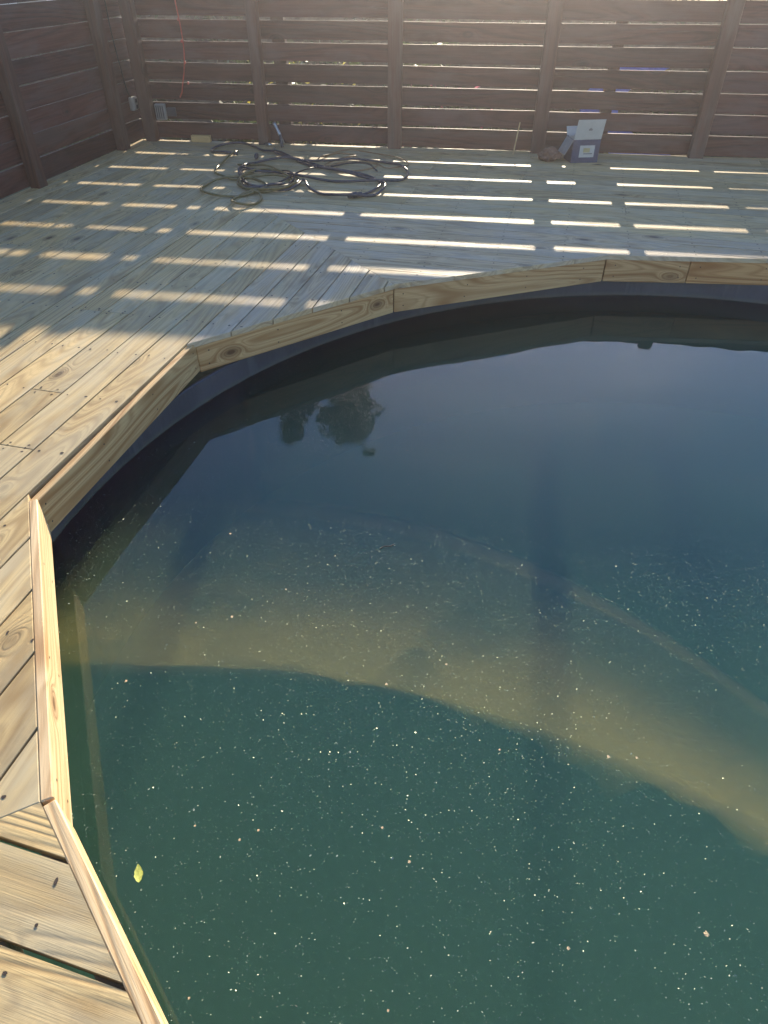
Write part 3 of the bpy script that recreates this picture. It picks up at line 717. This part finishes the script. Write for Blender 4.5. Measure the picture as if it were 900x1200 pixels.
# added volume standing in for the yellow lens flare, thick on its near side and thinning to a faint lip
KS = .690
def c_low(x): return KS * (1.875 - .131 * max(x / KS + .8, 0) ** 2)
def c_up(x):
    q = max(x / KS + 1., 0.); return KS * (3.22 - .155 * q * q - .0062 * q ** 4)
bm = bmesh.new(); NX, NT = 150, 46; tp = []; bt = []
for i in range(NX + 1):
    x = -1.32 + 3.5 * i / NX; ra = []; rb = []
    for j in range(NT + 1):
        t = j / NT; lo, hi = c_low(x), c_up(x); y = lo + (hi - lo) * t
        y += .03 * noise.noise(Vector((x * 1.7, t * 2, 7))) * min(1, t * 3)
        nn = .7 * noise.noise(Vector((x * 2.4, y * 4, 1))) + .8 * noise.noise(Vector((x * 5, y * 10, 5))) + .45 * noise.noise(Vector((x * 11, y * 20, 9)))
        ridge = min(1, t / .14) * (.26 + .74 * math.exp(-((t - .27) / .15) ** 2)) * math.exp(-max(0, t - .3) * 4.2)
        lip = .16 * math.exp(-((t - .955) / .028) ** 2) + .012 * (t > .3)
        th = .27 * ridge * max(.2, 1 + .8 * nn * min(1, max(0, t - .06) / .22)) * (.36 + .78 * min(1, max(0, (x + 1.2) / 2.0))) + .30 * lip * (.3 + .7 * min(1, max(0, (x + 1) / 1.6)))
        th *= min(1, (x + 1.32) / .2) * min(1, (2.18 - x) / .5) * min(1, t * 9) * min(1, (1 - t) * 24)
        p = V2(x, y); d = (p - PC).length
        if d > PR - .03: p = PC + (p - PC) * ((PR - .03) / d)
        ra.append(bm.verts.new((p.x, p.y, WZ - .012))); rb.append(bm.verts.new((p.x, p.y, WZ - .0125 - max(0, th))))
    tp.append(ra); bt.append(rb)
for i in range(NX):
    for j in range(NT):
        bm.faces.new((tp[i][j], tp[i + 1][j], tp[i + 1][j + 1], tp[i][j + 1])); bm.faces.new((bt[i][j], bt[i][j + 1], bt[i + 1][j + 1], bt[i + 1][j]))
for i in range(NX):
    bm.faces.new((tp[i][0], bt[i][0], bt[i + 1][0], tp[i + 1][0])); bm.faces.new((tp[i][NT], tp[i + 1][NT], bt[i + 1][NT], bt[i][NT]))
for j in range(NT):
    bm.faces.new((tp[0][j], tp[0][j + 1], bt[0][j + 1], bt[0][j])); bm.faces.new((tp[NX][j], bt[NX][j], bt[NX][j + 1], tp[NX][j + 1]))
m = N('flare_cloud'); sc_ = m.n('VolumeScatter'); m.i(sc_, 'Color', (1, .64, .10, 1)); m.i(sc_, 'Density', .85); m.i(sc_, 'Anisotropy', 0.)
m.t.links.new(sc_.outputs[0], m.out.inputs['Volume']); M['flare'] = m.m
o = frombm('flare_cloud', bm, 'flare'); tag(o, 'curved yellow lens flare band, added as a cloud in the green water', kind='stuff')

# leaf
def leaf_bm(L, Wd, curl=.15):
    bm = bmesh.new(); n = 9; mid = []; lf_ = []; rt = []
    for i in range(n):
        t = i / (n - 1); w_ = Wd * math.sin(math.pi * t ** .85) ** .9 * .5 + .0004; x = (t - .5) * L; z = curl * L * (2 * t - 1) ** 2 * .35
        mid.append(bm.verts.new((x, 0, z + .001))); lf_.append(bm.verts.new((x, w_ * (1 + .12 * math.sin(t * 21)), z + w_ * .25 + .001))); rt.append(bm.verts.new((x, -w_ * (1 + .1 * math.sin(t * 17)), z + w_ * .2 + .001)))
    for i in range(n - 1):
        bm.faces.new((mid[i], mid[i + 1], lf_[i + 1], lf_[i])); bm.faces.new((mid[i + 1], mid[i], rt[i], rt[i + 1]))
    return bm
o = frombm('floating_leaf', leaf_bm(.046, .02), 'leafy', None, True); o.location = (-.606, .714, WZ + .001); o.rotation_euler = (0, 0, rad(108))
tag(o, 'yellow-green leaf floating near the left edge of the pool', 'leaf')
bm = bmesh.new(); tube(bm, [Vector((-.03, 0, 0)), Vector((-.01, .006, .003)), Vector((.012, -.002, .003)), Vector((.03, .006, 0))], .0022, 5)
bm2 = leaf_bm(.02, .008)
o = frombm('floating_twig', bm, 'bark'); o.location = (.012, 1.90, WZ + .003); o.rotation_euler = (0, 0, rad(20)); tag(o, 'small curled twig floating in the middle of the water', 'twig')
bits = [(-0.37, 0.797, .006), (-0.325, 0.821, .006), (0.009, 0.433, .005), (0.421, 0.551, .007), (0.748, 0.58, .011), (-0.004, 0.828, .006), (0.064, 0.742, .007), (-0.424, 0.456, .005), (-0.492, 0.833, .005), (0.008, 1.275, .008), (0.635, 1.029, .009), (0.714, 1.026, .007), (-0.637, 1.524, .006), (-0.805, 1.287, .008), (-.52, 1.55, .009), (-.35, 1.68, .007), (.2, 1.35, .007), (-.60, 1.98, .008), (.33, 1.05, .006)]
proto = None
for i, (x, y, r) in enumerate(bits):
    if proto is None:
        bm = bmesh.new()
        for k in range(6):
            a = k * 1.05 + rp.random() * .5; l = 1.5 * rp.uniform(.6, 1); q = Vector((math.cos(a) * l, math.sin(a) * l, .2 + rp.uniform(-.1, .3)))
            pz = Vector((-math.sin(a), math.cos(a), .3)) * .45
            bm.faces.new([bm.verts.new(p) for p in (Vector((0, 0, .3)), q * .6 + pz, q, q * .6 - pz)])
        proto = frombm('blossom_scrap', bm, 'petal'); o = proto
    else: o = proto.copy(); COL.objects.link(o)
    o.location = (x, y, WZ + .001); s_ = r * .55; o.scale = (s_, s_, s_ * .6); o.rotation_euler = (0, 0, rp.random() * 6)
    tag(o, 'tiny tan scrap of blossom floating on the water', 'blossom', 'tan blossom scraps on the water')

# ------------------------------------------------------------------ beyond the fence
def foliage(bm, c, R, n, size, rng_, droop=.0, flat=1.):
    for _ in range(n):
        v = Vector((rng_.gauss(0, 1), rng_.gauss(0, 1), rng_.gauss(0, 1))); v.normalize(); v *= rng_.random() ** .45
        p = Vector(c) + Vector((v.x * R[0], v.y * R[1], v.z * R[2]))
        s = size * rng_.uniform(.6, 1.3)
        a = Vector((rng_.gauss(0, 1), rng_.gauss(0, 1), rng_.gauss(0, .6) - droop)).normalized()
        b = a.cross(Vector((rng_.gauss(0, 1), rng_.gauss(0, 1), rng_.gauss(0, 1)))).normalized()
        bm.faces.new([bm.verts.new(q) for q in (p - a * s, p + b * s * .35, p + a * s, p - b * s * .35)])
def tree(name, loc, trunk, clumps, label, cat, mat='leaf', seed=1, size=.05, droop=0.):
    r = random.Random(seed); root = empty(name, loc, label=label, cat=cat)
    bm = bmesh.new()
    tube(bm, smoothpath([(0, 0, 0), (.05, .02, trunk * .4), (-.03, 0, trunk * .75), (0, 0, trunk)], 4), [.10 - .075 * i / 12 for i in range(13)], 8)
    for (x, y, z, a, b, c_, n_) in clumps:
        z0 = max(trunk * .45, z - 1.1)
        tube(bm, [Vector((0, 0, z0)), Vector((x * .5, y * .5, (z0 + z) / 2 + .1)), Vector((x, y, z))], [.035, .022, .008], 5)
    frombm('trunk', bm, 'bark', root, True)
    bm = bmesh.new()
    for (x, y, z, a, b, c_, n_) in clumps:
        # many small tufts inside the clump so the outline stays ragged
        for k in range(max(6, n_ // 26)):
            v = Vector((r.gauss(0, 1), r.gauss(0, 1), r.gauss(0, 1))).normalized() * r.random() ** .4
            q = (x + v.x * a, y + v.y * b, z + v.z * c_); t_ = r.uniform(.06, .17)
            foliage(bm, q, (t_, t_, t_ * .9), 75, size, r, droop)
    frombm('crown', bm, mat, root)
    return root
tree('garden_tree', (-1.02, 12.0, GZ), 6.1, [(.2, 0, 5.9, .55, .4, .5, 2400), (.5, .1, 6.5, .5, .4, .45, 2200), (0, 0, 6.7, .4, .3, .4, 1500), (-.72, 0, 6.3, .33, .3, .5, 1500), (-.95, .1, 6.95, .22, .2, .45, 900), (.35, 0, 7.0, .5, .3, .22, 1200), (.72, 0, 7.5, .17, .16, .12, 220), (.45, 0, 5.3, .5, .4, .5, 900), (-.3, .2, 5.2, .5, .5, .5, 900)],
     'slender leafy tree standing beyond the far fence, seen upside down in the water', 'tree', 'leaf2', 4, .034, .8)
def bush(loc, R, n, label, flower, seed, group=None):
    r = random.Random(seed); root = empty('flowering_bush' if flower else 'garden_bush', loc, label=label, cat='bush', group=group)
    bm = bmesh.new()
    for k in range(5): tube(bm, [Vector((0, 0, 0)), Vector((r.uniform(-.5, .5) * R[0], r.uniform(-.5, .5) * R[1], R[2] * .8)), Vector((r.uniform(-.8, .8) * R[0], r.uniform(-.8, .8) * R[1], R[2] * 1.5))], [.03, .02, .006], 5)
    frombm('stems', bm, 'bark', root)
    bm = bmesh.new()
    for k in range(n // 50):
        v = Vector((r.gauss(0, 1), r.gauss(0, 1), r.gauss(0, 1))).normalized() * r.random() ** .4
        foliage(bm, (v.x * R[0], v.y * R[1], R[2] + v.z * R[2] * .95), (.2, .2, .16), 50, .05, r)
    frombm('foliage', bm, 'leaf', root)
    if flower:
        bm = bmesh.new(); foliage(bm, (0, 0, R[2]), (R[0] * 1.03, R[1] * 1.03, R[2] * 1.0), 500, .028, r); tag(frombm('flowers', bm, flower, root), kind='stuff')
    return root
bush((-1.0, 8.9, GZ), (.9, .6, 1.05), 3500, 'yellow-flowering bush right behind the far fence near the hoses', 'yellowflower', 1)
bush((.5, 9.3, GZ), (.9, .6, 1.0), 3500, 'pink-flowering bush behind the middle of the far fence', 'pinkflower', 2)
bush((3.6, 10.6, GZ), (1.1, .8, .8), 2500, 'low green bush behind the right part of the far fence', None, 3)
bush((-3.2, 9.6, GZ), (.8, .8, .8), 2500, 'dark green bush beyond the left corner of the fences', None, 4)
hd = empty('hedge', (1.6, 11.3, GZ), FY, label='long dark clipped hedge in the garden beyond the far fence', cat='hedge')
r_h = random.Random(31); bm = bmesh.new()
for k in range(460): foliage(bm, (r_h.uniform(-9, 9), r_h.uniform(-.35, .35), r_h.uniform(.15, 2.3)), (.42, .3, .25), 34, .07, r_h)
frombm('foliage', bm, 'hedge', hd)
bm = bmesh.new(); box_bm(bm, (0, .1, 1.1), (18, .4, 2.1))
for v in bm.verts: pass
bmesh.ops.subdivide_edges(bm, edges=bm.edges[:], cuts=5)
frombm('inner_growth', bm, 'bark', hd)
bm = bmesh.new(); n_ = 22
vs = [[None] * (n_ + 1) for _ in range(n_ + 1)]
for i in range(n_ + 1):
    for j in range(n_ + 1):
        t = j / n_; x = 2.75 + .35 * math.sin(t * 7) + 1.1 * i / n_ * (.75 + .35 * math.sin(t * 5 + 1)); z = -1.25 + 1.85 * t - .12 * (i / n_ - .3) ** 2
        y = 9.35 + .22 * t + .09 * noise.noise(Vector((x * 2.2, z * 2.2, 0))) + .03 * math.sin(x * 11 + z * 3)
        vs[i][j] = bm.verts.new((x, y, z))
for i in range(n_):
    for j in range(n_): bm.faces.new((vs[i][j], vs[i + 1][j], vs[i + 1][j + 1], vs[i][j + 1]))
ex = bmesh.ops.extrude_face_region(bm, geom=bm.faces[:]); bmesh.ops.translate(bm, vec=(0, .004, 0), verts=[e for e in ex['geom'] if isinstance(e, bmesh.types.BMVert)])
tag(frombm('blue_tarp', bm, 'tarp', None, True), 'bright blue tarpaulin hanging in folds just beyond the right part of the far fence', 'tarpaulin')
sh = empty('garden_shed', (-11.5, 27, GZ), rad(20), label='pale painted shed far beyond the left corner of the fence', cat='shed')
bm = bmesh.new(); box_bm(bm, (0, 0, 1.05), (3.4, 2.6, 2.1)); frombm('wall', bm, 'paint', sh)
bm = bmesh.new(); v8 = [bm.verts.new(p) for p in ((-1.9, -1.5, 2.05), (1.9, -1.5, 2.05), (1.9, 1.5, 2.05), (-1.9, 1.5, 2.05), (-1.9, 0, 2.9), (1.9, 0, 2.9))]
for f in ((0, 1, 5, 4), (2, 3, 4, 5), (0, 4, 3), (1, 2, 5), (3, 2, 1, 0)): bm.faces.new([v8[i] for i in f])
frombm('roof', bm, 'roof', sh)
bm = bmesh.new(); box_bm(bm, (.3, -1.32, .95), (.85, .05, 1.85)); dr = frombm('door', bm, 'greyplastic', sh)
bm = bmesh.new(); box_bm(bm, (.62, -1.36, .95), (.03, .04, .14)); frombm('handle', bm, 'metal', dr)

# ------------------------------------------------------------------ scattering air added to stand in for lens glare near the low sun
LENS_GLARE = True
if LENS_GLARE:
    bm = bmesh.new(); box_bm(bm, (0, 3, 2.6), (126, 126, 9.9))
    hz = frombm('glare_haze', bm, None); tag(hz, kind='stuff')
    m = N('glare_haze_air'); pv = m.n('VolumePrincipled')
    m.i(pv, 'Color', (1, .93, .95, 1)); m.i(pv, 'Density', .0054); m.i(pv, 'Anisotropy', .87)
    m.t.links.new(pv.outputs[0], m.out.inputs['Volume']); hz.data.materials.append(m.m)
